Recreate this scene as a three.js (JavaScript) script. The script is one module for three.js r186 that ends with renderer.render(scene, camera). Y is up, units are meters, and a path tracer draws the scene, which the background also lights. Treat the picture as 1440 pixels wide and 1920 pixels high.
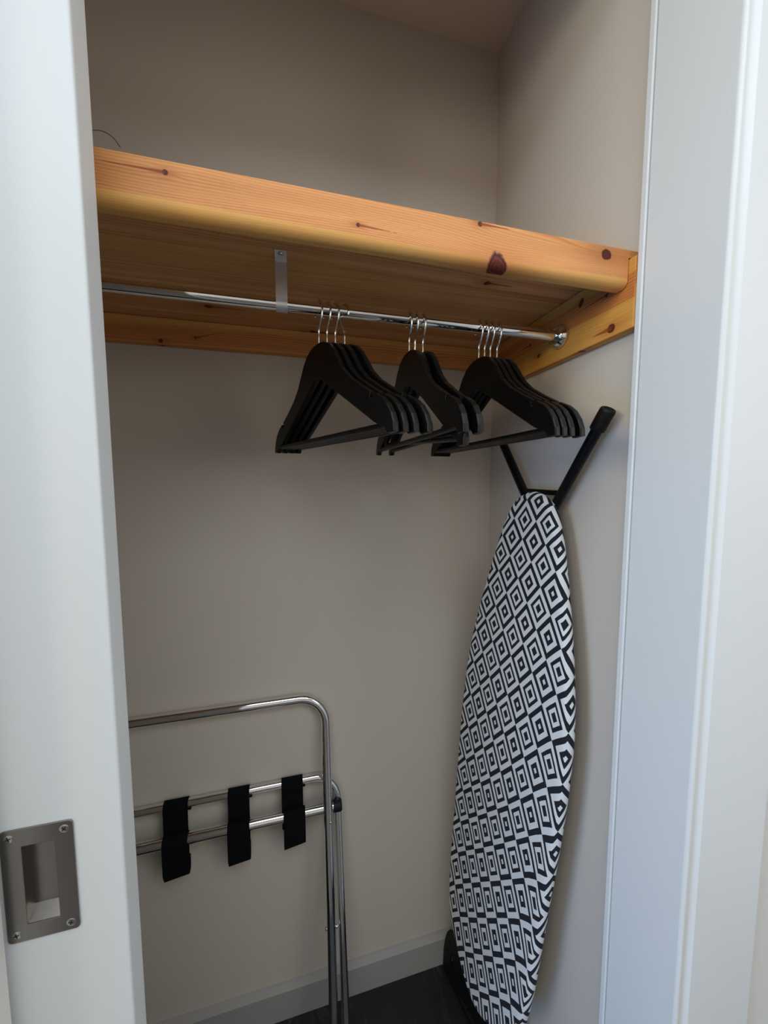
import * as THREE from 'three';
import { RoundedBoxGeometry } from 'three/addons/geometries/RoundedBoxGeometry.js';
import { mergeGeometries } from 'three/addons/utils/BufferGeometryUtils.js';
import { RectAreaLightUniformsLib } from 'three/addons/lights/RectAreaLightUniformsLib.js';

// ------------------------------------------------------------------ camera, sky, light, exposure
const scene = new THREE.Scene();
const EYE = 1.364;                                     // eye height above the closet floor
const camera = new THREE.PerspectiveCamera(2 * Math.atan(960 / 690) * 180 / Math.PI, 1440 / 1920, 0.02, 30);
camera.rotation.order = 'YXZ';
camera.position.set(0, EYE, 0);
camera.rotation.set(-4.648 * Math.PI / 180, -14.486 * Math.PI / 180, -0.089 * Math.PI / 180);
scene.add(camera);

const SKY = new THREE.Color().setRGB(0.62, 0.82, 1.0);
scene.background = SKY;
scene.backgroundIntensity = 0.8;
const renderer = new THREE.WebGLRenderer({ antialias: true });
renderer.toneMapping = THREE.LinearToneMapping;
renderer.toneMappingExposure = 1.0;
renderer.shadowMap.enabled = true;
RectAreaLightUniformsLib.init();
const ROOM = { x0: -2.0, x1: 1.35, z1: 2.7, h: 2.4 };
// daylight through the windows of the room: a tall and a high one in the left wall, a roof light, one in the right wall
const WIN1 = { z0: 0.02, z1: 0.78, y0: 0.42, y1: 2.23, mid: 1.37 };
const WIN2 = { x0: -1.0, x1: 0.9, z0: 0.14, z1: 0.89 };
const WIN3 = { z0: 1.15, z1: 2.05, y0: 1.55, y1: 2.23 };
const WIN4 = { z0: 0.35, z1: 1.45, y0: 1.3, y1: 2.25 };
function daylight(w, h, rgb, pos, target) {
  const l = new THREE.RectAreaLight(new THREE.Color().setRGB(...rgb.map(v => v / Math.max(...rgb))), Math.max(...rgb), w, h);
  l.position.set(...pos); l.lookAt(...target); scene.add(l); return l;
}
daylight(0.7, 0.7, [11.3, 10.8, 8.2], [ROOM.x0 + 0.01, 1.85, 0.4], [0, 1.85, 0.4]);
daylight(0.7, 0.6, [0.2, 4.4, 13.5], [ROOM.x0 + 0.25, 0.95, 0.35], [ROOM.x0 + 1.25, 0.05, 0.1]);
daylight(0.8, 0.6, [7.4, 6.9, 5.8], [ROOM.x0 + 0.01, 1.9, 1.6], [0, 1.9, 1.6]);
daylight(1.88, 0.73, [2.75, 3.15, 3.6], [-0.05, ROOM.h - 0.01, 0.515], [-0.05, 0, 0.5151]);
daylight(1.0, 0.85, [2.7, 2.35, 1.9], [ROOM.x1 - 0.01, 1.78, 0.9], [0, 1.78, 0.9]);

// ------------------------------------------------------------------ helpers
const V3 = (x, y, z) => new THREE.Vector3(x, y, z);
let seed = 7;
const rnd = () => { seed = (seed * 1664525 + 1013904223) >>> 0; return seed / 4294967296; };
const hash = (x, y, s) => { let h = Math.imul(x, 374761393) ^ Math.imul(y, 668265263) ^ Math.imul(s, 974634777); h = Math.imul(h ^ (h >>> 13), 1274126177); return ((h ^ (h >>> 16)) >>> 0) / 4294967296; };
function noise(x, y, s = 0) {
  const xi = Math.floor(x), yi = Math.floor(y), fx = x - xi, fy = y - yi;
  const u = fx * fx * (3 - 2 * fx), v = fy * fy * (3 - 2 * fy);
  const a = hash(xi, yi, s), b = hash(xi + 1, yi, s), c = hash(xi, yi + 1, s), d = hash(xi + 1, yi + 1, s);
  return (a + (b - a) * u) * (1 - v) + (c + (d - c) * u) * v;
}
const fbm = (x, y, s) => 0.55 * noise(x, y, s) + 0.28 * noise(x * 2.1, y * 2.1, s + 1) + 0.17 * noise(x * 4.3, y * 4.3, s + 2);
const sstep = (a, b, x) => { const t = Math.min(1, Math.max(0, (x - a) / (b - a))); return t * t * (3 - 2 * t); };
const mix3 = (a, b, t) => [a[0] + (b[0] - a[0]) * t, a[1] + (b[1] - a[1]) * t, a[2] + (b[2] - a[2]) * t];
const used = {};
function numbered(n) { used[n] = (used[n] ?? -1) + 1; return used[n] ? `${n}_${String(used[n]).padStart(3, '0')}` : n; }
function mesh(name, geo, mat, parent, unique = false) {
  const m = new THREE.Mesh(Array.isArray(geo) ? merge(geo) : geo, mat);
  m.name = unique ? numbered(name) : name; m.castShadow = m.receiveShadow = true;
  (parent || scene).add(m); return m;
}
function part(name, geo, mat, parent, label) {
  let n = name, k = 0; while (parent.children.some(c => c.name === n)) n = `${name}_${String(++k).padStart(3, '0')}`;
  const m = mesh(n, geo, mat, parent); if (label) m.userData.label = label; return m;
}
function merge(list) {
  const gs = list.map(g => { const q = g.index ? g.toNonIndexed() : g; for (const k of Object.keys(q.attributes)) if (!['position', 'normal', 'uv'].includes(k)) q.deleteAttribute(k); return q; });
  return mergeGeometries(gs);
}
function struct(name, geo, mat, parent) { const m = mesh(name, geo, mat, parent, !parent); if (!parent) m.userData.kind = 'structure'; return m; }
function thing(name, label, category, pos = [0, 0, 0], group) {
  const g = new THREE.Group(); g.name = numbered(name); g.position.set(...pos); scene.add(g);
  g.userData = { label, category }; if (group) g.userData.group = group; return g;
}
// box by its limits, with uv in metres on every face
function box(x0, x1, y0, y1, z0, z1, r = 0, seg = 2) {
  const w = x1 - x0, h = y1 - y0, d = z1 - z0;
  const g = (r ? new RoundedBoxGeometry(w, h, d, seg, r) : new THREE.BoxGeometry(w, h, d)).translate((x0 + x1) / 2, (y0 + y1) / 2, (z0 + z1) / 2);
  return metricUV(g);
}
function metricUV(g, along = null) {
  if (g.index) g = g.toNonIndexed();
  const p = g.attributes.position, n = g.attributes.normal, uv = new Float32Array(p.count * 2);
  for (let i = 0; i < p.count; i += 3) {
    const a = [0, 1, 2].map(k => Math.abs(n.getX(i + k))).reduce((s, v) => s + v), b = [0, 1, 2].map(k => Math.abs(n.getY(i + k))).reduce((s, v) => s + v), c = [0, 1, 2].map(k => Math.abs(n.getZ(i + k))).reduce((s, v) => s + v);
    for (let k = 0; k < 3; k++) {
      const j = i + k, x = p.getX(j), y = p.getY(j), z = p.getZ(j);
      let u, v;
      if (along === 'x') { u = x; v = c >= a && c >= b ? y : b >= a ? z : y + z; if (a > b && a > c) u = z; }
      else if (along === 'z') { u = z; v = a >= b && a >= c ? y : b >= c ? x : x + y; }
      else if (a >= b && a >= c) { u = z; v = y; } else if (b >= c) { u = x; v = z; } else { u = x; v = y; }
      uv[j * 2] = u; uv[j * 2 + 1] = v;
    }
  }
  g.setAttribute('uv', new THREE.BufferAttribute(uv, 2)); return g;
}
function uvMap(g, fn) { const uv = g.attributes.uv; for (let i = 0; i < uv.count; i++) { const r = fn(uv.getX(i), uv.getY(i)); uv.setXY(i, r[0], r[1]); } return g; }
function tube(path, r, seg = 120, rad = 20) { return new THREE.TubeGeometry(path, seg, r, rad, false); }
// a polyline with rounded corners
function bend(points, radius) {
  const c = new THREE.CurvePath(), P = points.map(p => V3(...p));
  let from = P[0];
  for (let i = 1; i < P.length - 1; i++) {
    const rr = Array.isArray(radius) ? radius[i - 1] : radius;
    const a = P[i].clone().sub(P[i - 1]).normalize(), b = P[i + 1].clone().sub(P[i]).normalize();
    const s = P[i].clone().addScaledVector(a, -rr), e = P[i].clone().addScaledVector(b, rr);
    const k = 0.5523;
    c.add(new THREE.LineCurve3(from, s)); c.add(new THREE.CubicBezierCurve3(s, s.clone().addScaledVector(a, rr * k), e.clone().addScaledVector(b, -rr * k), e)); from = e;
  }
  c.add(new THREE.LineCurve3(from, P[P.length - 1])); return c;
}
function rodBetween(a, b, r, seg = 20, r2 = r) {
  const A = V3(...a), B = V3(...b), d = B.clone().sub(A), g = new THREE.CylinderGeometry(r2, r, d.length(), seg, 1);
  g.applyQuaternion(new THREE.Quaternion().setFromUnitVectors(V3(0, 1, 0), d.clone().normalize())); g.translate(...A.clone().add(B).multiplyScalar(0.5).toArray()); return g;
}
function lathe(pts, axis = 'y', seg = 32) {
  const g = new THREE.LatheGeometry(pts.map(p => new THREE.Vector2(...p)), seg);
  if (axis === 'x') g.rotateZ(-Math.PI / 2); if (axis === 'z') g.rotateX(Math.PI / 2); return g;
}
// flat strip following a path in the (z, y) plane, with thickness t and width along x
function ribbon(pts, t, x0, x1) {
  const L = [], R = [];
  pts.forEach((p, i) => {
    const a = pts[Math.max(0, i - 1)], b = pts[Math.min(pts.length - 1, i + 1)];
    const dx = b[0] - a[0], dy = b[1] - a[1], l = Math.hypot(dx, dy) || 1;
    L.push([p[0] - dy / l * t / 2, p[1] + dx / l * t / 2]); R.push([p[0] + dy / l * t / 2, p[1] - dx / l * t / 2]);
  });
  const s = new THREE.Shape([...L, ...R.reverse()].map(p => new THREE.Vector2(...p)));
  const g = new THREE.ExtrudeGeometry(s, { depth: x1 - x0, bevelEnabled: false, curveSegments: 1 });
  // local (x, y, extrude) -> world (z, y, x): rotate -90 about y maps x->z and z->-x
  g.rotateY(-Math.PI / 2); g.translate(x1, 0, 0); return g;
}
const arcPts = (cz, cy, r, a0, a1, n = 16) => Array.from({ length: n + 1 }, (_, i) => { const a = (a0 + (a1 - a0) * i / n) * Math.PI / 180; return [cz + r * Math.cos(a), cy + r * Math.sin(a)]; });

// ------------------------------------------------------------------ textures and materials
function dataTex(w, h, fn, srgb = true) {
  const d = new Uint8Array(w * h * 4);
  for (let y = 0; y < h; y++) for (let x = 0; x < w; x++) {
    const c = fn(x, y), i = (y * w + x) * 4;
    d[i] = Math.max(0, Math.min(255, c[0])); d[i + 1] = Math.max(0, Math.min(255, c[1])); d[i + 2] = Math.max(0, Math.min(255, c[2])); d[i + 3] = 255;
  }
  const t = new THREE.DataTexture(d, w, h); t.colorSpace = srgb ? THREE.SRGBColorSpace : THREE.NoColorSpace;
  t.wrapS = t.wrapT = THREE.RepeatWrapping; t.magFilter = THREE.LinearFilter; t.minFilter = THREE.LinearMipmapLinearFilter; t.generateMipmaps = true; t.needsUpdate = true; return t;
}
// pine: growth rings seen along the board, bending round the knots; sap(x, y) = share of pale sapwood
function pine(w, h, L, W, o) {
  const { warp = 0.014, knots = [], sap = () => 0, s = 1, period = 0.0042, early = [226, 160, 96], late = [176, 104, 52], sapE = [232, 182, 104], sapL = [214, 158, 84] } = o;
  return dataTex(w, h, (px, py) => {
    const x = (px + 0.5) / w * L, y = (py + 0.5) / h * W;
    let q = y + warp * (fbm(x * 2.2, y * 9, s) - 0.5) + 0.0035 * (noise(x * 7, y * 45, s + 5) - 0.5) + 0.02 * (noise(x * 0.9, 0.5, s + 9) - 0.5);
    let near = 0;
    for (const k of knots) {
      const dx = (x - k.x) / 2.6, dy = y - k.y, r2 = (dx * dx + dy * dy) / (k.r * k.r);
      q += k.r * 1.1 * Math.tanh(dy / (k.r * 0.5)) * Math.exp(-r2 / 5); near = Math.max(near, Math.exp(-r2 / 3.2));
    }
    const per = period * (0.75 + 0.6 * noise(q * 22, x * 0.6, s + 11));
    const t = q / per - Math.floor(q / per);
    const ring = sstep(0.3, 0.86, t) * (1 - sstep(0.9, 1.0, t));
    const sp = sap(x, y);
    const amp = 0.2 + 1.1 * noise(q * 95, x * 0.7, s + 15) ** 1.5;
    let c = mix3(mix3(early, late, ring * 0.8 * amp), mix3(sapE, sapL, ring * 0.5 * amp), sp);
    const tone = (fbm(x * 1.6, q * 60, s + 21) - 0.5) * 34 + (noise(x * 30, y * 1400, s + 31) - 0.5) * 9;
    c = [c[0] + tone, c[1] + tone * 0.85, c[2] + tone * 0.6];
    c = mix3(c, [166, 88, 44], near * 0.45);
    for (const k of knots) {
      const ca = Math.cos(k.a || 0), sa = Math.sin(k.a || 0), dx = x - k.x, dy = y - k.y;
      const wob = 1 + 0.16 * (noise(dx * 300 + 7, dy * 300, s + 41) - 0.5);
      const e = Math.hypot((dx * ca + dy * sa) / (k.ra || k.r), (-dx * sa + dy * ca) / (k.rb || k.r)) * wob;
      if (e < 1.3) {
        const kc = mix3(k.c || [104, 44, 34], [84, 34, 30], 0.35 + 0.3 * Math.sin(e * 13 + 3 * noise(dx * 120, dy * 120, s + 43)));
        c = mix3(c, mix3(kc, [58, 24, 22], sstep(0.75, 1.0, e) * 0.7), 1 - sstep(0.92, 1.25, e));
      }
      if (k.tail) { const tx = dx * Math.sign(k.tail), tl = Math.abs(k.tail); if (tx > 0 && tx < tl) { const wd = (k.rb || k.r) * 0.8 * (1 - tx / tl); c = mix3(c, [140, 66, 32], 0.75 * (1 - sstep(wd * 0.5, wd, Math.abs(dy + (k.ty || 0) * tx)))); } }
    }
    return c;
  });
}
const std = (o) => new THREE.MeshStandardMaterial(o);
const phys = (o) => new THREE.MeshPhysicalMaterial(o);
const lin = (r, g, b) => new THREE.Color().setRGB(r, g, b);
const fineBump = dataTex(256, 256, (x, y) => { const v = 120 + 70 * (fbm(x / 5, y / 5, 3) - 0.5) + 60 * (noise(x / 2, y / 2, 8) - 0.5); return [v, v, v]; }, false);
const bump = (rep) => { const t = fineBump.clone(); t.repeat.set(rep, rep); t.needsUpdate = true; return t; };
const M = {
  closetWall: std({ color: lin(0.645, 0.57, 0.49), roughness: 0.92, bumpMap: bump(6), bumpScale: 0.0002 }),
  roomWall: std({ color: lin(0.74, 0.72, 0.68), roughness: 0.92 }),
  ceiling: std({ color: lin(0.645, 0.57, 0.49), roughness: 0.95 }),
  trim: phys({ color: lin(0.78, 0.79, 0.78), roughness: 0.42, bumpMap: bump(4), bumpScale: 0.00008 }),
  door: phys({ color: lin(0.80, 0.82, 0.82), roughness: 0.40, bumpMap: bump(7), bumpScale: 0.00008 }),
  baseboard: std({ color: lin(0.41, 0.385, 0.36), roughness: 0.5 }),
  chrome: std({ color: lin(0.80, 0.80, 0.81), metalness: 1, roughness: 0.07 }),
  steel: std({ color: lin(0.33, 0.31, 0.29), metalness: 1, roughness: 0.33 }),
  screw: std({ color: lin(0.62, 0.61, 0.59), metalness: 1, roughness: 0.22 }),
  strapSteel: std({ color: lin(0.82, 0.83, 0.86), metalness: 1, roughness: 0.5 }),
  wire: std({ color: lin(0.72, 0.70, 0.66), metalness: 1, roughness: 0.16 }),
  hanger: phys({ color: lin(0.0022, 0.0021, 0.0021), roughness: 0.36, specularIntensity: 0.5 }),
  blackTube: phys({ color: lin(0.003, 0.003, 0.0035), roughness: 0.3, specularIntensity: 0.5 }),
  rubber: phys({ color: lin(0.006, 0.006, 0.007), roughness: 0.5, specularIntensity: 0.5 }),
  dark: std({ color: lin(0.012, 0.012, 0.012), roughness: 0.7 }),
  strap: phys({ color: lin(0.003, 0.0036, 0.005), roughness: 0.95, specularIntensity: 0.3 }),
  slot: std({ color: lin(0.03, 0.03, 0.03), roughness: 0.8 }),
  underBoard: std({ color: lin(0.30, 0.30, 0.30), metalness: 0.6, roughness: 0.5 }),
  hair: std({ color: lin(0.15, 0.125, 0.105), roughness: 0.9 }),
  grout: std({ color: lin(0.035, 0.035, 0.036), roughness: 0.9 }),
  roomFloor: std({ color: lin(0.11, 0.085, 0.065), roughness: 0.5 }),
  glass: phys({ color: lin(1, 1, 1), transmission: 1, thickness: 0, roughness: 0 }),
};
const slate = dataTex(512, 512, (x, y) => {
  const u = x / 512, v = y / 512, w = fbm(u * 5, v * 5, 90);
  const st = fbm(u * 4 + w * 1.5, v * 30 + w * 6, 91), b = 26 + 22 * (fbm(u * 9, v * 9, 93) - 0.5) + 46 * sstep(0.55, 0.85, st) * noise(u * 12, v * 12, 95);
  return [b, b, b * 1.06];
});
M.slate = std({ map: slate, roughness: 0.48, bumpMap: slate, bumpScale: 0.0006 });

// ------------------------------------------------------------------ large structure
const BW = -0.88, RW = 0.519, LW = -0.86, FZ = -0.34, FB = -0.455, HEAD = 2.2;
struct('wall_back', box(LW - 0.1, RW + 0.1, -0.02, 2.5, BW - 0.1, BW), M.closetWall);
struct('wall_right', box(RW, RW + 0.1, -0.02, 2.5, BW, FZ - 0.005), M.closetWall);
struct('wall_left', box(LW - 0.1, LW, -0.02, 2.5, BW, FB), M.closetWall);
struct('ceiling', box(LW - 0.1, RW + 0.1, 2.4, 2.5, BW - 0.1, FZ), M.ceiling);
// front wall of the closet: a pocket for the sliding door on the left, the opening, a narrow pier on the right, a lintel above
struct('wall_front', [box(ROOM.x0, -0.268, -0.02, 2.5, -0.391, FZ), box(LW - 0.1, -0.30, -0.02, 2.5, FB, -0.442), box(RW + 0.0005, ROOM.x1, -0.02, 2.5, FB, FZ - 0.0005), box(-0.30, RW, HEAD, 2.5, FB, FZ)], M.roomWall);
const floor = struct('floor', box(LW - 0.1, RW + 0.1, -0.06, -0.0015, BW - 0.1, FZ), M.grout);
for (const [x0, x1] of [[-0.8285, -0.4335], [-0.4315, -0.0325], [-0.0305, 0.3665], [0.3685, 0.5185]])
  for (const [z0, z1] of [[-0.8795, -0.481], [-0.479, -0.341]]) {
    const k = rnd() * 3; part('tile', uvMap(box(x0, x1, -0.012, 0, z0, z1, 0.0012, 1), (u, v) => [v * 2.4 + k, u * 2.4 + k * 1.7]), M.slate, floor);
  }
struct('floor_room', box(ROOM.x0 - 0.1, ROOM.x1 + 0.1, -0.06, -0.001, FZ, ROOM.z1 + 0.1), M.roomFloor);
struct('ceiling_room', [box(ROOM.x0 - 0.1, ROOM.x1 + 0.1, ROOM.h, 2.5, FZ, WIN2.z0), box(ROOM.x0 - 0.1, ROOM.x1 + 0.1, ROOM.h, 2.5, WIN2.z1, ROOM.z1 + 0.1), box(ROOM.x0 - 0.1, WIN2.x0, ROOM.h, 2.5, WIN2.z0, WIN2.z1), box(WIN2.x1, ROOM.x1 + 0.1, ROOM.h, 2.5, WIN2.z0, WIN2.z1)], M.roomWall);
// a wall across x with window openings cut out of it
function sideWall(name, x0, x1, z0, z1, openings) {
  const g = []; let z = z0;
  for (const o of openings) { g.push(box(x0, x1, -0.02, 2.5, z, o.z0), box(x0, x1, -0.02, o.y0, o.z0, o.z1), box(x0, x1, o.y1, 2.5, o.z0, o.z1)); z = o.z1; }
  g.push(box(x0, x1, -0.02, 2.5, z, z1)); struct(name, g, M.roomWall);
}
sideWall('wall_room_left', ROOM.x0 - 0.1, ROOM.x0, FB, ROOM.z1 + 0.1, [WIN1, WIN3]);
sideWall('wall_room_right', ROOM.x1, ROOM.x1 + 0.1, FB, ROOM.z1 + 0.1, [WIN4]);
struct('wall_room_back', box(ROOM.x0, ROOM.x1, -0.02, 2.5, ROOM.z1, ROOM.z1 + 0.1), M.roomWall);
// windows of the room
function sideWindow(name, x, o) {
  const w = new THREE.Group(); w.name = name; w.userData.kind = 'structure'; scene.add(w);
  const f = 0.05, fr = [box(x - 0.03, x + 0.03, o.y0, o.y0 + f, o.z0, o.z1), box(x - 0.03, x + 0.03, o.y1 - f, o.y1, o.z0, o.z1), box(x - 0.03, x + 0.03, o.y0, o.y1, o.z0, o.z0 + f), box(x - 0.03, x + 0.03, o.y0, o.y1, o.z1 - f, o.z1)];
  if (o.mid) fr.push(box(x - 0.03, x + 0.03, o.mid - f / 2, o.mid + f / 2, o.z0, o.z1));
  part('window_frame', fr, M.trim, w);
  part('window_pane', box(x - 0.002, x + 0.002, o.y0 + f, o.y1 - f, o.z0 + f, o.z1 - f), M.glass, w);
}
sideWindow('window_1', ROOM.x0 - 0.06, WIN1); sideWindow('window_3', ROOM.x0 - 0.06, WIN3); sideWindow('window_4', ROOM.x1 + 0.06, WIN4);
{
  const w2 = new THREE.Group(); w2.name = 'window_2'; w2.userData.kind = 'structure'; scene.add(w2);
  const y = ROOM.h + 0.07, f = 0.05;
  part('window_frame', [box(WIN2.x0, WIN2.x1, y - 0.03, y + 0.03, WIN2.z0, WIN2.z0 + f), box(WIN2.x0, WIN2.x1, y - 0.03, y + 0.03, WIN2.z1 - f, WIN2.z1), box(WIN2.x0, WIN2.x0 + f, y - 0.03, y + 0.03, WIN2.z0, WIN2.z1), box(WIN2.x1 - f, WIN2.x1, y - 0.03, y + 0.03, WIN2.z0, WIN2.z1)], M.trim, w2);
  part('window_pane', box(WIN2.x0 + f, WIN2.x1 - f, y - 0.002, y + 0.002, WIN2.z0 + f, WIN2.z1 - f), M.glass, w2);
}
// skirting along the back wall with a sloped top edge
{
  const s = new THREE.Shape([[0, 0], [0.014, 0], [0.014, 0.078], [0.006, 0.0905], [0, 0.0915]].map(p => new THREE.Vector2(...p)));
  const g = new THREE.ExtrudeGeometry(s, { depth: RW - LW, bevelEnabled: false }); g.rotateY(-Math.PI / 2); g.translate(RW, 0, BW);
  struct('baseboard_back', g, M.baseboard);
}
// right door lining with a thin bead along its back edge, and the moulded casing round it
{
  struct('trim_1', [box(0.5005, RW + 0.0004, -0.001, HEAD, -0.4425, FZ + 0.0005, 0.0015, 2), box(0.4985, RW + 0.0004, -0.001, HEAD, -0.4535, -0.4437, 0.0022, 3)], M.trim);
  const s = new THREE.Shape();
  s.moveTo(0, 0); s.lineTo(0, 0.006); s.absarc(0.0045, 0.0075, 0.0045, Math.PI, 0.35, true); s.quadraticCurveTo(0.0098, 0.0064, 0.0142, 0.0068); s.quadraticCurveTo(0.0175, 0.0074, 0.0235, 0.0122); s.lineTo(0.134, 0.0165); s.quadraticCurveTo(0.140, 0.0165, 0.140, 0.012); s.lineTo(0.140, 0);
  const g = new THREE.ExtrudeGeometry(s, { depth: HEAD + 0.06, bevelEnabled: false, curveSegments: 10 }); g.rotateX(-Math.PI / 2); g.scale(1, 1, -1);
  // scale flips the winding: put it back
  const gi = g.index ? g.toNonIndexed() : g, p = gi.attributes.position;
  for (let i = 0; i < p.count; i += 3) { const a = [p.getX(i + 1), p.getY(i + 1), p.getZ(i + 1)], b = [p.getX(i + 2), p.getY(i + 2), p.getZ(i + 2)]; p.setXYZ(i + 1, ...b); p.setXYZ(i + 2, ...a); }
  gi.computeVertexNormals(); gi.translate(0.5003, 0, FZ - 0.0068);
  struct('trim_2', gi, M.trim);
  struct('trim_3', box(-0.268, 0.5, HEAD - 0.015, HEAD, FB, FZ), M.trim);
}

// ------------------------------------------------------------------ sliding door, pushed back into its pocket
{
  const d = new THREE.Group(); d.name = 'door_1'; d.userData.kind = 'structure'; scene.add(d);
  const X = -0.1705, Z0 = -0.4305, Z1 = -0.400, cx0 = -0.2535, cx1 = -0.2265, cy0 = 0.938, cy1 = 1.020, dep = 0.0085;
  // leaf round the hole of the flush pull: solid back, and a front skin in four pieces meeting flush
  const s = new THREE.Shape(), r = 0.0035;
  s.moveTo(-0.95, Z0); s.lineTo(X - r, Z0); s.quadraticCurveTo(X, Z0, X, Z0 + r); s.lineTo(X, Z1 - r); s.quadraticCurveTo(X, Z1, X - r, Z1);
  s.lineTo(cx1, Z1); s.lineTo(cx1, Z1 - dep - 0.001); s.lineTo(cx0, Z1 - dep - 0.001); s.lineTo(cx0, Z1); s.lineTo(-0.95, Z1);
  const full = new THREE.Shape();
  full.moveTo(-0.95, Z0); full.lineTo(X - r, Z0); full.quadraticCurveTo(X, Z0, X, Z0 + r); full.lineTo(X, Z1 - r); full.quadraticCurveTo(X, Z1, X - r, Z1); full.lineTo(-0.95, Z1);
  const ex = (sh, y0, y1) => { const g = new THREE.ExtrudeGeometry(sh, { depth: y1 - y0, bevelEnabled: false, curveSegments: 6 }); g.rotateX(Math.PI / 2); g.scale(1, 1, 1); g.translate(0, y1, 0); return metricUV(g); };
  part('door_leaf', [ex(full, 0.012, cy0), ex(s, cy0, cy1), ex(full, cy1, HEAD - 0.02)], M.door, d);
  // flush pull: brushed plate with a rectangular recess
  const px0 = -0.2695, px1 = -0.2113, py0 = 0.922, py1 = 1.037, pr = 0.004;
  const plate = new THREE.Shape();
  plate.moveTo(px0 + pr, py0); plate.lineTo(px1 - pr, py0); plate.quadraticCurveTo(px1, py0, px1, py0 + pr); plate.lineTo(px1, py1 - pr); plate.quadraticCurveTo(px1, py1, px1 - pr, py1); plate.lineTo(px0 + pr, py1); plate.quadraticCurveTo(px0, py1, px0, py1 - pr); plate.lineTo(px0, py0 + pr); plate.quadraticCurveTo(px0, py0, px0 + pr, py0);
  const hole = new THREE.Path(); hole.moveTo(cx0, cy0); hole.lineTo(cx0, cy1); hole.lineTo(cx1, cy1); hole.lineTo(cx1, cy0); hole.lineTo(cx0, cy0); plate.holes.push(hole);
  const pg = new THREE.ExtrudeGeometry(plate, { depth: 0.0008, bevelEnabled: true, bevelThickness: 0.0005, bevelSize: 0.0004, bevelSegments: 2, curveSegments: 6 }); pg.translate(0, 0, Z1 + 0.0006);
  const pull = part('flush_pull', pg, M.steel, d, 'brushed steel flush pull plate');
  // dished cup: sloping sides down to a flat back
  const b = 0.0014, zb = Z1 - dep, zf = Z1 + 0.0012;
  const O = [[cx0, cy0, zf], [cx1, cy0, zf], [cx1, cy1, zf], [cx0, cy1, zf]], I = [[cx0 + b, cy0 + 0.0105, zb], [cx1 - 0.001, cy0 + 0.0105, zb], [cx1 - 0.001, cy1 - 0.002, zb], [cx0 + b, cy1 - 0.002, zb]];
  const pos = []; const quad = (a, bb, c, e) => pos.push(...a, ...bb, ...c, ...a, ...c, ...e);
  quad(O[0], O[1], I[1], I[0]); quad(O[1], O[2], I[2], I[1]); quad(O[2], O[3], I[3], I[2]); quad(O[3], O[0], I[0], I[3]); quad(I[0], I[1], I[2], I[3]);
  const cg = new THREE.BufferGeometry(); cg.setAttribute('position', new THREE.Float32BufferAttribute(pos, 3)); cg.setAttribute('uv', new THREE.Float32BufferAttribute(new Float32Array(pos.length / 3 * 2), 2)); cg.computeVertexNormals();
  part('recess', cg, M.steel, pull);
  let k = 0;
  for (const [x, y] of [[px0 + 0.0068, py1 - 0.0075], [px1 - 0.0068, py1 - 0.0075], [px1 - 0.0068, py0 + 0.0075], [px0 + 0.0068, py0 + 0.0075]]) {
    const sg = new THREE.LatheGeometry([[0, 0.0006], [0.0026, 0.00052], [0.0040, 0.0002], [0.0043, -0.0003]].map(p => new THREE.Vector2(...p)), 24); sg.rotateX(Math.PI / 2); sg.translate(x, y, Z1 + 0.0018);
    part('screw', sg, M.screw, pull);
    const a = 0.3 + k++ * 0.5, bars = [0, Math.PI / 2].map(t => { const q = new THREE.BoxGeometry(0.0048, 0.0011, 0.0008); q.rotateZ(a + t); q.translate(x, y, Z1 + 0.0021); return q; });
    part('screw_slot', bars, M.slot, pull);
  }
}

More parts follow.
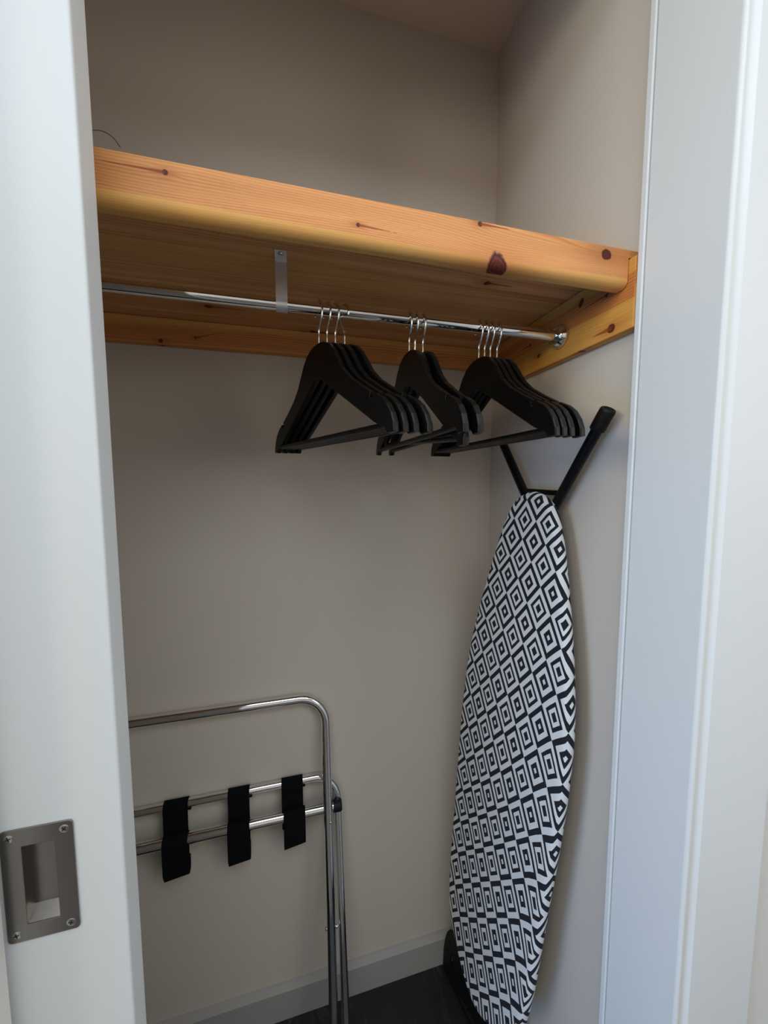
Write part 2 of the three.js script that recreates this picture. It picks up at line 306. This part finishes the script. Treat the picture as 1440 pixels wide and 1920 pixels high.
// ------------------------------------------------------------------ pine shelf on its wall battens
const SX0 = -0.855, UND = 1.6965;
{
  const FBL = 1.36, FBW = 0.128;                        // texture of the front board: metres along, metres across (front face then underside)
  const kx = x => x - SX0, ky = y => y - 1.60;          // texture coordinates of a point on the front face
  const frontTex = pine(2048, 224, FBL, FBW, {
    s: 3, warp: 0.024, early: [228, 160, 100], late: [186, 108, 56], sapE: [232, 174, 100], sapL: [216, 150, 78], period: 0.003,
    sap: (x, y) => { const yy = y + 1.60 + 0.003 * Math.sin(x * 7) + 0.002 * (noise(x * 5, 0, 77) - 0.5); return 1 - sstep(1.6645, 1.669, yy); },
    knots: [{ x: kx(-0.121), y: ky(1.6955), r: 0.0026, tail: -0.07 }, { x: kx(0.089), y: ky(1.6765), r: 0.0022, tail: 0.05, ty: 0.04 }, { x: kx(0.253), y: ky(1.7045), r: 0.003, tail: 0.05 }, { x: kx(0.2825), y: ky(1.6500), r: 0.015, ra: 0.0125, rb: 0.0205, a: 0.32, c: [122, 54, 44] }, { x: kx(0.458), y: ky(1.6955), r: 0.0095, ra: 0.0075, rb: 0.0066 }],
  });
  M.frontPine = phys({ map: frontTex, roughness: 0.52, specularIntensity: 0.45 });
  const plankTex = [0, 1, 2].map(i => pine(1024, 128, 1.4, 0.16, {
    s: 50 + i * 13, period: 0.006, early: [232, 174, 118], late: [188, 118, 72], sapE: [238, 188, 126], sapL: [218, 160, 100],
    sap: (x, y) => sstep(0.45, 0.6, noise(y * 26, x * 0.5, 60 + i)),
    knots: [{ x: 0.2 + i * 0.13, y: 0.03 + i * 0.03, r: 0.005, tail: -0.06 }, { x: 0.93 - i * 0.1, y: 0.11 - i * 0.03, r: 0.006, tail: 0.08 }],
  }));
  M.plank = plankTex.map((t, i) => phys({ map: t, color: [lin(1, 1, 1), lin(0.94, 0.92, 0.88), lin(0.88, 0.83, 0.78)][i], roughness: 0.52, specularIntensity: 0.45 }));
  const shelf = thing('shelf', 'thick knotty pine shelf spanning the closet above the clothes rail', 'shelf', [0, UND, -0.66]);
  const place = g => g.translate(0, -UND, 0.66);
  // front board: eased top edge, well rounded bottom edge
  const zf = -0.468, zb = -0.486, y0 = 1.6545, y1 = 1.7085, r = 0.0105;
  const s = new THREE.Shape();
  s.moveTo(zb, y0); s.lineTo(zf - r, y0); s.absarc(zf - r, y0 + r, r, -Math.PI / 2, 0, false); s.lineTo(zf, y1 - 0.002); s.absarc(zf - 0.002, y1 - 0.002, 0.002, 0, Math.PI / 2, false); s.lineTo(zb, y1); s.lineTo(zb, y0);
  const fg = new THREE.ExtrudeGeometry(s, { depth: 0.4985 - SX0, bevelEnabled: false, curveSegments: 10 });
  fg.rotateY(-Math.PI / 2); fg.translate(0.4985, 0, 0);
  const ear = box(0.498, 0.5175, 1.6965, y1, zb, zf, 0.0018, 2);
  const front = merge([fg, ear]);
  const p = front.attributes.position, uv = front.attributes.uv;
  for (let i = 0; i < p.count; i++) {
    const x = p.getX(i), y = p.getY(i), z = p.getZ(i);
    const v = y - (zf - z);                            // unrolled round the lower edge
    uv.setXY(i, kx(x) / FBL, ky(v) / FBW);
  }
  part('front_board', place(front), M.frontPine, shelf);
  const n = 7;
  for (let i = 0; i < n; i++) {
    const z1 = -0.4865 - i * (0.392 / n), z0 = z1 - 0.392 / n + 0.0005, t = [1, 0, 2, 0, 1, 2, 0][i];
    const g = metricUV(box(SX0, 0.5165, UND, UND + 0.018, z0, z1, 0.0008, 1), 'x');
    const k = (i % 2 ? 0.015 : 0.09), flip = i % 3 === 1;   // each plank takes its own strip of a texture, some end for end
    uvMap(g, (u, v) => [flip ? 1 - (u + 0.87) / 1.4 : (u + 0.87) / 1.4, (v - z0 + k) / 0.16]);
    part('plank', place(g), M.plank[t], shelf);
  }
}
{
  const sideTex = pine(1024, 256, 0.46, 0.13, {
    s: 140, period: 0.005, early: [204, 128, 66], late: [164, 88, 40], sapE: [222, 160, 76], sapL: [204, 140, 62],
    sap: (x, y) => { const yy = y + 1.58 + 0.002 * Math.sin(x * 16 + 1); return Math.max(1 - sstep(1.6365, 1.6405, yy), sstep(1.674, 1.677, yy)); },
    knots: [[-0.5605, 1.6745, 0.0042, 0.0042, 0.0068, -0.5, 0], [-0.507, 1.662, 0.0026, 0, 0, 0, -0.05], [-0.495, 1.606, 0.0062, 0.0062, 0.006, 0, -0.04], [-0.671, 1.6205, 0.0034, 0.0034, 0.0034, 0, 0.012], [-0.747, 1.6065, 0.005, 0.006, 0.005, 0, 0], [-0.70, 1.651, 0.003, 0, 0, 0, -0.05]].map(([z, y, r, ra, rb, a, tail]) => ({ x: z + 0.9, y: y - 1.58, r, ra: ra || r, rb: rb || r, a, tail, c: [120, 52, 24] })),
  });
  M.sidePine = phys({ map: sideTex, roughness: 0.52, specularIntensity: 0.45 });
  const t = thing('wall_batten', 'wide knotty pine batten on the right wall carrying the shelf end and the rail flange', 'batten', [0.509, 1.5925, -0.66]);
  const g = metricUV(box(0.5, 0.5188, 1.5925, 1.696, -0.8595, -0.4555, 0.003, 3), 'z'); uvMap(g, (u, v) => [(u + 0.9) / 0.46, (v - 1.58) / 0.13]);
  part('board', g.translate(-0.509, -1.5925, 0.66), M.sidePine, t);
  const backTex = pine(1536, 96, 1.4, 0.07, { s: 190, period: 0.006, early: [220, 152, 92], late: [176, 104, 56], sapE: [226, 172, 102], sapL: [208, 150, 82], sap: (x, y) => sstep(0.03, 0.045, y + 0.004 * Math.sin(x * 5)), knots: [{ x: -0.2446 + 0.9, y: 0.008, r: 0.0035 }, { x: -0.18 + 0.9, y: 0.02, r: 0.002, tail: 0.06, ty: -0.3 }, { x: 0.336 + 0.9, y: 0.016, r: 0.006, ra: 0.005, rb: 0.012, c: [128, 50, 24] }] });
  M.backPine = phys({ map: backTex, roughness: 0.52, specularIntensity: 0.45 });
  const b = thing('wall_batten', 'long pine batten along the back wall under the rear of the shelf', 'batten', [-0.17, 1.6445, -0.87]);
  const bg = metricUV(box(SX0, 0.5188, 1.6445, UND - 0.0003, -0.8797, -0.86, 0.002, 2), 'x'); uvMap(bg, (u, v) => [(u + 0.9) / 1.4, (v - 1.642) / 0.07]);
  part('board', bg.translate(0.17, -1.6445, 0.87), M.backPine, b);
}

// ------------------------------------------------------------------ clothes rail
const RY = 1.635, RZ = -0.608, RR = 0.009;
{
  const t = thing('clothes_rail', 'round chrome clothes rail under the pine shelf', 'clothes rail', [0, RY, RZ]);
  part('tube', rodBetween([SX0, 0, 0], [0.494, 0, 0], RR, 32), M.chrome, t);
  part('end_flange', lathe([[0, 0.0118], [0.0100, 0.0118], [0.0108, 0.0112], [0.0112, 0.0135], [0.0135, 0.0150], [0.0165, 0.0138], [0.0205, 0.0075], [0.0215, 0.004], [0.0215, 0], [0, 0]].reverse().map(([a, b]) => [a, -b]), 'x', 40).translate(0.4998, 0, 0), M.chrome, t);
  const zf = 0.0112, top = UND - RY - 0.0009;
  const path = [[0.034, top], [0.016, top], [0.0125, top - 0.0012], [zf, top - 0.005], [zf, 0.004], ...arcPts(0, 0, RR + 0.0010, 15, -320, 36)];
  const br = part('bracket', ribbon(path, 0.0016, -0.0125, 0.0045), M.strapSteel, t, 'flat steel strap bracket');
  part('screw', lathe([[0, -0.0035], [0.002, -0.0033], [0.0036, -0.0016], [0.0040, 0]], 'y', 20).translate(-0.004, top - 0.0006, 0.026), M.screw, br);
}

// ------------------------------------------------------------------ eleven black hangers
function makeHanger(label) {
  const t = thing('clothes_hanger', label, 'hanger', [0, RY, RZ], 'black hangers on the chrome rail');
  const HT = 1.581 - RY;                               // top of the wooden head below the rail axis
  const half = [[0, 0], [0.012, -0.0004], [0.024, -0.003], [0.038, -0.009], [0.052, -0.021], [0.064, -0.0365], [0.078, -0.0545], [0.098, -0.0715], [0.128, -0.0895], [0.1525, -0.1025]];
  const notch = [[0.1500, -0.1095], [0.1535, -0.1125], [0.1580, -0.1085], [0.1600, -0.1055]];
  const tip = [[0.176, -0.1135], [0.187, -0.1225], [0.1955, -0.1345], [0.2005, -0.147], [0.2015, -0.1575]];
  const inner = [[0.1865, -0.1585], [0.181, -0.1515], [0.158, -0.1415], [0.012, -0.0575], [0.006, -0.0545]];
  // outline: over the top from left to right, back along the inner edge of the arms
  const outer = [...[...half.slice(1), ...notch, ...tip].map(([x, y]) => [-x, y]).reverse(), ...half, ...notch, ...tip], inn = [...inner, ...inner.map(([x, y]) => [-x, y]).reverse()];
  const s = new THREE.Shape([...outer, ...inn].map(p => new THREE.Vector2(p[0], p[1])));
  const g = new THREE.ExtrudeGeometry(s, { depth: 0.0046, bevelEnabled: true, bevelThickness: 0.0020, bevelSize: 0.0016, bevelOffset: -0.0016, bevelSegments: 3, curveSegments: 8 });
  g.translate(0, HT, -0.0023); g.rotateY(-Math.PI / 2);   // hanger plane = y-z plane, right arm toward +z
  part('body', g, M.hanger, t);
  part('trouser_bar', rodBetween([0, HT - 0.148, -0.184], [0, HT - 0.148, 0.184], 0.0041, 16), M.hanger, t);
  // hook: stem, dog-leg to the front, round over the rail and down behind it
  const r = 0.0135, cy = RR + 0.0022 - r, pts = [[0, HT - 0.004], [0, HT + 0.010], [0.0005, HT + 0.021], [0.0065, HT + 0.031], [0.0118, HT + 0.0405]];
  for (let a = 5; a <= 205; a += 20) pts.push([r * Math.cos(a * Math.PI / 180), cy + r * Math.sin(a * Math.PI / 180)]);
  const c = new THREE.CatmullRomCurve3(pts.map(([z, y]) => V3(0, y, z)), false, 'centripetal');
  const tipBall = new THREE.SphereGeometry(0.0017, 10, 8).translate(0, pts[pts.length - 1][1], pts[pts.length - 1][0]);
  part('hook', [tube(c, 0.00165, 60, 10), tipBall], M.wire, t);
  return t;
}
const HANGERS = [ // x on the rail, turn about the hook in degrees, tilt in its own plane, hook reversed, label
  [0.0513, 21.3, 0, 0, 'first black hanger right of the rail bracket, its whole side face showing'],
  [0.0641, 21.2, 0, 0, 'second black hanger right of the rail bracket, in the left cluster of four'],
  [0.0772, 21.2, 0, 0, 'third black hanger right of the rail bracket, in the left cluster of four'],
  [0.0922, 22.0, 0, 1, 'fourth black hanger right of the rail bracket, its hook turned the opposite way'],
  [0.2010, 1.7, 0, 0, 'first black hanger of the middle cluster of three, its whole side face showing'],
  [0.2125, 0.8, 4.2, 0, 'black hanger in the middle cluster hanging askew with its front tip lower'],
  [0.2255, 0.3, 0, 0, 'last black hanger of the middle cluster of three, its hook set apart from the others'],
  [0.3305, 1.4, 0, 0, 'first black hanger of the right cluster of four, its whole side face showing'],
  [0.3418, 1.4, 0, 0, 'third black hanger from the rail end flange, in the right cluster of four'],
  [0.3531, 1.5, 0, 0, 'second black hanger from the rail end flange, in the right cluster of four'],
  [0.3665, 2.2, 0, 0, 'black hanger closest to the rail end flange, last of the right cluster'],
];
{
  const first = makeHanger(HANGERS[0][4]);
  HANGERS.forEach(([x, turn, tilt, flip, label], i) => {
    const h = i ? first.clone() : first;
    if (i) { h.name = numbered('clothes_hanger'); scene.add(h); h.userData = { ...first.userData, label }; }
    h.position.set(x, RY, RZ); h.rotation.order = 'YXZ';
    h.rotation.set(tilt * Math.PI / 180, (turn + (flip ? 180 : 0)) * Math.PI / 180, 0);
  });
}

// ------------------------------------------------------------------ folded luggage rack leaning on the back wall
{
  const t = thing('luggage_rack', 'folded chrome luggage rack with black straps leaning on the back wall', 'luggage rack', [-0.16, 0, -0.80]);
  const at = g => g.translate(0.16, 0, 0.80);
  const RA = 0.0108, RB = 0.0095;
  const A = bend([[0.0755, 0.006, -0.758], [0.0745, 0.846, -0.8675], [-0.40, 0.846, -0.8675], [-0.401, 0.006, -0.758]], 0.062);
  const B = bend([[0.1027, 0.006, -0.742], [0.1005, 0.637, -0.8695], [-0.426, 0.637, -0.8695], [-0.428, 0.006, -0.742]], 0.055);
  part('back_frame', at(tube(A, RA, 300, 40)), M.chrome, t);
  part('front_frame', at(tube(B, RB, 300, 40)), M.chrome, t);
  const cy = 0.574, cz = -0.844, RC = 0.0115;
  part('crossbar', at(rodBetween([-0.42, cy, cz], [0.0885, cy, cz], RC, 28)), M.chrome, t);
  for (const s of [1, -1]) part('end_cap', at(lathe([[0, 0], [0.0128, 0], [0.0134, 0.0012], [0.0138, 0.016], [0.0128, 0.0195], [0.0115, 0.0205], [0, 0.0205]], 'x', 28).translate(s > 0 ? 0.0885 : -0.4405, cy, cz)), M.rubber, t);
  // pivot rivets and the screw that holds the crossbar
  const dome = (x, y, z, r) => at(new THREE.SphereGeometry(r, 16, 12).translate(x, y, z));
  for (const [x, y, z, r] of [[0.0645, 0.31, -0.798, 0.004], [0.0885, 0.31, -0.797, 0.0042], [0.0790, 0.556, -0.8205, 0.0034]]) part('rivet', dome(x, y, z, r), M.screw, t);
  for (const [x, z] of [[0.0755, -0.758], [-0.401, -0.758], [0.1027, -0.742], [-0.428, -0.742]]) part('foot', at(lathe([[0, 0], [0.0118, 0], [0.0122, 0.002], [0.0118, 0.020], [0, 0.020]], 'y', 20).translate(x, 0, z)), M.rubber, t);
  // webbing straps: round the front frame's bar, down behind the crossbar, up in front and over it
  const by = 0.637, bz = -0.8692, rb = RB + 0.0014, rc = RC + 0.0014;
  const strap = (x, w, drop, shift, twist) => {
    const low = cy - drop, zb = cz - rc - 0.0005;
    const up = [...arcPts(bz, by, rb, 250, 40, 18), [bz + rb + 0.0008, by - 0.006], [bz + rb - 0.001, by - 0.018], [zb - 0.001, cy + 0.022], [zb - 0.0008, cy], [zb - 0.0004, low + 0.03]];
    const down = [[zb + 0.001, low + 0.03], [zb + 0.003, low + 0.008], ...arcPts(zb + 0.012, low + 0.004, 0.008, 200, 340, 8), [cz + rc + 0.0008, low + 0.02], [cz + rc + 0.0004, cy - 0.02], ...arcPts(cz, cy, rc, 0, 170, 14)];
    const g1 = ribbon(up, 0.0022, x - w / 2, x + w / 2), g2 = ribbon(down, 0.0022, x - w / 2 + shift, x + w / 2 + shift);
    if (twist) { const p = g2.attributes.position; for (let i = 0; i < p.count; i++) if (p.getY(i) < cy - 0.012) { const k = (cy - p.getY(i)) / drop; p.setY(i, p.getY(i) + (p.getX(i) - x) * twist * k); } }
    part('strap', at(merge([g1, g2])), M.strap, t);
    part('strap_end', at(box(x + w / 2 - 0.004, x + w / 2 + 0.006, by - 0.013, by - 0.007, bz - 0.004, bz + 0.006)), M.strap, t);
  };
  strap(-0.2615, 0.050, 0.083, 0.003, 0.14); strap(-0.1288, 0.047, 0.083, 0.001, 0.12); strap(-0.0075, 0.050, 0.075, 0.004, 0.16);
}

// ------------------------------------------------------------------ ironing board standing against the right wall
{
  const t = thing('ironing_board', 'ironing board in a black and white diamond cover standing against the right wall', 'ironing board');
  // the board's own axes: x across, y up along it, z out of its face; it leans a little towards the wall and towards the room
  const turn = 8 * Math.PI / 180, roll = 3.5 * Math.PI / 180, lean = 0.05;
  const wallward = V3(Math.cos(turn), 0, -Math.sin(turn)), across = V3(Math.sin(turn), 0, Math.cos(turn)), up = V3(0, 1, 0).addScaledVector(wallward, lean).normalize();
  const ax = across.clone().multiplyScalar(Math.cos(roll)).addScaledVector(up, -Math.sin(roll)), ay = across.clone().multiplyScalar(Math.sin(roll)).addScaledVector(up, Math.cos(roll));
  t.quaternion.setFromRotationMatrix(new THREE.Matrix4().makeBasis(ax, ay, ax.clone().cross(ay)));
  t.position.set(0.3855, 0.1533, -0.6844); t.updateMatrixWorld(true);
  // half-width of the board by height above its tail, eased through these stations
  const prof = [[0, 0], [0.004, 0.018], [0.012, 0.034], [0.028, 0.056], [0.058, 0.088], [0.095, 0.112], [0.138, 0.127], [0.19, 0.1345], [0.25, 0.139], [0.395, 0.1435], [0.537, 0.149], [0.676, 0.1515], [0.79, 0.1465], [0.896, 0.130], [1.003, 0.106], [1.099, 0.080], [1.142, 0.0655], [1.166, 0.053], [1.181, 0.0385], [1.19, 0.0235], [1.1945, 0.011], [1.196, 0]];
  const right = new THREE.CatmullRomCurve3(prof.map(([v, w]) => V3(w, v, 0)), false, 'centripetal').getPoints(240);
  right[0].x = right[right.length - 1].x = 0;
  const outline = [...right, ...right.slice(1, -1).reverse().map(p => V3(-p.x, p.y, 0))];
  // cover: domed face, rolled edge, tucked behind; built in rings shrinking from the outline
  const N = outline.length;
  const nrm = outline.map((p, i) => { const a = outline[(i + N - 1) % N], b = outline[(i + 1) % N]; const d = b.clone().sub(a); return V3(d.y, -d.x, 0).normalize(); });
  if (nrm[100].x < 0) nrm.forEach(n => n.negate());
  const TH = 0.026, ringsAt = [];                       // [inset, z, arc length from the face edge]
  const R = TH / 2;
  for (const i of [0.055, 0.04, 0.028, 0.02]) ringsAt.push([i, R * 1.0 - 0.0, i]);
  for (let a = 90; a >= -90; a -= 12) ringsAt.push([R - R * Math.cos(a * Math.PI / 180), R * Math.sin(a * Math.PI / 180), 0]);
  ringsAt.push([0.03, -R, 0], [0.04, -R - 0.0, 0]);
  // the print in pattern cells: the cloth is drawn a little longer towards the tail
  const PX = 0.0585, per = v => Math.max(0.06, 0.0795 + 0.0142 * (1.1 - v)), print = (x, y0) => { const y = y0 - x * (0.04 - 0.41 * (1.08 - Math.min(1.08, Math.max(0.1, y0)))); const drift = y0 > 0.55 ? 0.52 * Math.max(0, 1.02 - y0) : Math.min(0.42, 0.2444 + 0.4 * (0.55 - y0)); return [x / PX + 0.1316 - drift, (Math.log(per(1.1398)) - Math.log(per(y))) / 0.0142 - 0.12 * Math.min(1, Math.max(0, (0.55 - y0) / 0.25))]; };
  const pos = [], uvs = [], idx = [];
  // face and rings share the outline's direction; the print is stretched a little where the cloth is pulled round the edge
  const clampIn = (p, n, d) => { const q = p.clone().addScaledVector(n, -d); if (Math.sign(q.x) !== Math.sign(p.x) && Math.abs(p.x) > 1e-6) q.x = 0; return q; };
  let prev = null, arc = 0;
  ringsAt.forEach(([inset, z], k) => {
    if (k) arc += Math.hypot(inset - ringsAt[k - 1][0], z - ringsAt[k - 1][1]);
    outline.forEach((p, i) => {
      const q = clampIn(p, nrm[i], inset); if (inset > 0.02) { q.x = p.x * Math.max(0, 1 - inset / Math.max(0.0001, Math.hypot(p.x, 0.0001)) * Math.abs(nrm[i].x)); q.y = p.y - nrm[i].y * inset; }
      pos.push(q.x, q.y, z - R);
      const droop = (arc < 0.05 ? 10 * arc * arc : 0.025 - 0.9 * (arc - 0.05)) * Math.max(nrm[i].x, -0.4 * nrm[i].x, 0) * Math.min(1, Math.max(0.15, (1.25 - p.y) / 0.8)), ext = Math.max(0, arc - 0.055 + inset);
      uvs.push(...print(q.x + nrm[i].x * ext, q.y + nrm[i].y * ext + droop));
    });
  });
  const K = ringsAt.length;
  for (let k = 0; k < K - 1; k++) for (let i = 0; i < N; i++) { const a = k * N + i, b = k * N + (i + 1) % N, c = a + N, d = b + N; idx.push(a, c, b, b, c, d); }
  // flat middle of the face: join left and right of the first ring, row by row
  const half = right.length;
  for (let i = 0; i < half - 1; i++) { const a = i, b = i + 1, c = (N - i) % N, d = (N - i - 1) % N; if (i === 0) idx.push(0, 1, N - 1); else idx.push(a, b, c === 0 ? N - 1 : c, b, d, c === 0 ? N - 1 : c); }
  const g = new THREE.BufferGeometry(); g.setAttribute('position', new THREE.Float32BufferAttribute(pos, 3)); g.setAttribute('uv', new THREE.Float32BufferAttribute(uvs, 2)); g.setIndex(idx); g.computeVertexNormals();
  // woven print: concentric diamonds in two alternating kinds
  const cover = dataTex(1024, 1024, (x, y) => {
    const u = x / 1024, v = y / 1024;
    const d1 = Math.abs(u - Math.round(u)) * 2 + Math.abs(v - Math.round(v)) * 2;      // kind one centred on the corners
    const d2 = 2 * Math.abs(u - 0.5) + 2 * Math.abs(v - 0.5);                           // kind two in the middle
    let black;
    if (d1 < d2) black = d1 < 0.24 || (d1 > 0.46 && d1 < 0.68); else black = (d2 > 0.14 && d2 < 0.40) || d2 > 0.70;
    if (d1 < d2 && d1 > 1) black = true;
    const w = ((x >> 1) + (y >> 1)) % 2 ? 5 : -5, n = (hash(x, y, 5) - 0.5) * 12;
    return black ? [22 + n * 0.3, 24 + n * 0.3, 32 + n * 0.3] : [222 + w + n, 222 + w + n, 222 + w + n];
  });
  cover.anisotropy = 8; 
  M.cover = std({ map: cover, roughness: 0.95 });
  part('cover', g, M.cover, t, 'black and white diamond print cotton cover');
  // board deck behind the cover
  const deck = new THREE.Shape(outline.map(p => new THREE.Vector2(p.x * 0.9, 0.6 + (p.y - 0.6) * 0.965)));
  part('deck', new THREE.ExtrudeGeometry(deck, { depth: 0.004, bevelEnabled: false }).translate(0, 0, -TH - 0.003), M.underBoard, t);
  // black legs folded behind: given in the room, taken into the board's own axes
  const L = p => t.worldToLocal(V3(...p)).toArray();
  const r = 0.0092;
  part('leg_tube', tube(bend([[0.03, 0.45, -0.042], [0.001, 1.12, -0.0385], L([0.490, 1.4705, -0.4885])], 0.03), r, 90, 18), M.blackTube, t);
  part('leg_tube', tube(bend([[-0.03, 0.45, -0.042], [-0.002, 1.12, -0.0385], L([0.490, 1.457, -0.7802])], 0.03), r, 90, 18), M.blackTube, t);
  part('leg_brace', rodBetween(L([0.489, 1.345, -0.678]), L([0.489, 1.343, -0.585]), 0.0052, 14), M.blackTube, t);
  const capAt = (a, b) => { const A = V3(...L(a)), B = V3(...L(b)), d = B.clone().sub(A).normalize(), q = new THREE.Quaternion().setFromUnitVectors(V3(0, 1, 0), d);
    return lathe([[0.0094, 0], [0.0118, 0.0015], [0.0122, 0.006], [0.0122, 0.034], [0.0112, 0.0375], [0.0085, 0.0385], [0.008, 0.036], [0, 0.0358]], 'y', 28).applyQuaternion(q).translate(...A.toArray()); };
  part('foot_cap', capAt([0.4895, 1.4475, -0.5045], [0.490, 1.4705, -0.4885]), M.rubber, t);
  part('foot_cap', new THREE.SphereGeometry(r, 16, 12).translate(...L([0.490, 1.457, -0.7802])), M.rubber, t);
  // perforated black foot plate hugging the tail and standing on the floor
  const s = new THREE.Shape();
  s.moveTo(-0.165, -0.160); s.lineTo(-0.169, -0.110); s.bezierCurveTo(-0.169, -0.068, -0.163, -0.034, -0.146, -0.018); s.bezierCurveTo(-0.136, -0.008, -0.118, -0.004, -0.100, -0.006);
  s.bezierCurveTo(-0.06, -0.008, 0.02, -0.012, 0.05, -0.03); s.lineTo(0.06, -0.147); s.lineTo(0.02, -0.148); s.bezierCurveTo(0.01, -0.105, -0.085, -0.105, -0.095, -0.155); s.lineTo(-0.165, -0.160);
  for (const [x, y] of [[-0.1465, -0.056], [-0.1545, -0.089], [-0.1580, -0.122]]) { const h = new THREE.Path(); h.absarc(x, y, 0.0034, 0, Math.PI * 2, true); s.holes.push(h); }
  const h2 = new THREE.Path(); h2.moveTo(-0.133, -0.066); h2.lineTo(-0.118, -0.104); h2.lineTo(-0.139, -0.108); h2.lineTo(-0.133, -0.066); s.holes.push(h2);
  const pg = new THREE.ExtrudeGeometry(s, { depth: 0.003, bevelEnabled: true, bevelThickness: 0.0006, bevelSize: 0.0006, bevelSegments: 1, curveSegments: 12 });
  pg.translate(0, 0, -0.0425);
  part('foot_plate', pg, M.rubber, t);
  part('foot_bar', rodBetween(L([0.405, 0.0115, -0.835]), L([0.452, 0.0115, -0.54]), 0.011, 18), M.rubber, t);
  for (const x of [-0.06, 0.075]) part('leg_tube', rodBetween([x, -0.145, -0.052], [x * 0.35, 0.5, -0.042], r, 18), M.blackTube, t);
}

// ------------------------------------------------------------------ a hair stuck on the back wall above the shelf
{
  const c = new THREE.CatmullRomCurve3([V3(-0.352, 2.0385, BW + 0.0007), V3(-0.333, 2.0405, BW + 0.0009), V3(-0.316, 2.033, BW + 0.0008), V3(-0.304, 2.018, BW + 0.0007)]);
  const h = mesh('hair', tube(c, 0.00042, 30, 6), M.hair, null, true); h.userData = { label: 'fine dark hair stuck on the back wall above the left of the shelf', category: 'hair' };
}

renderer.render(scene, camera);
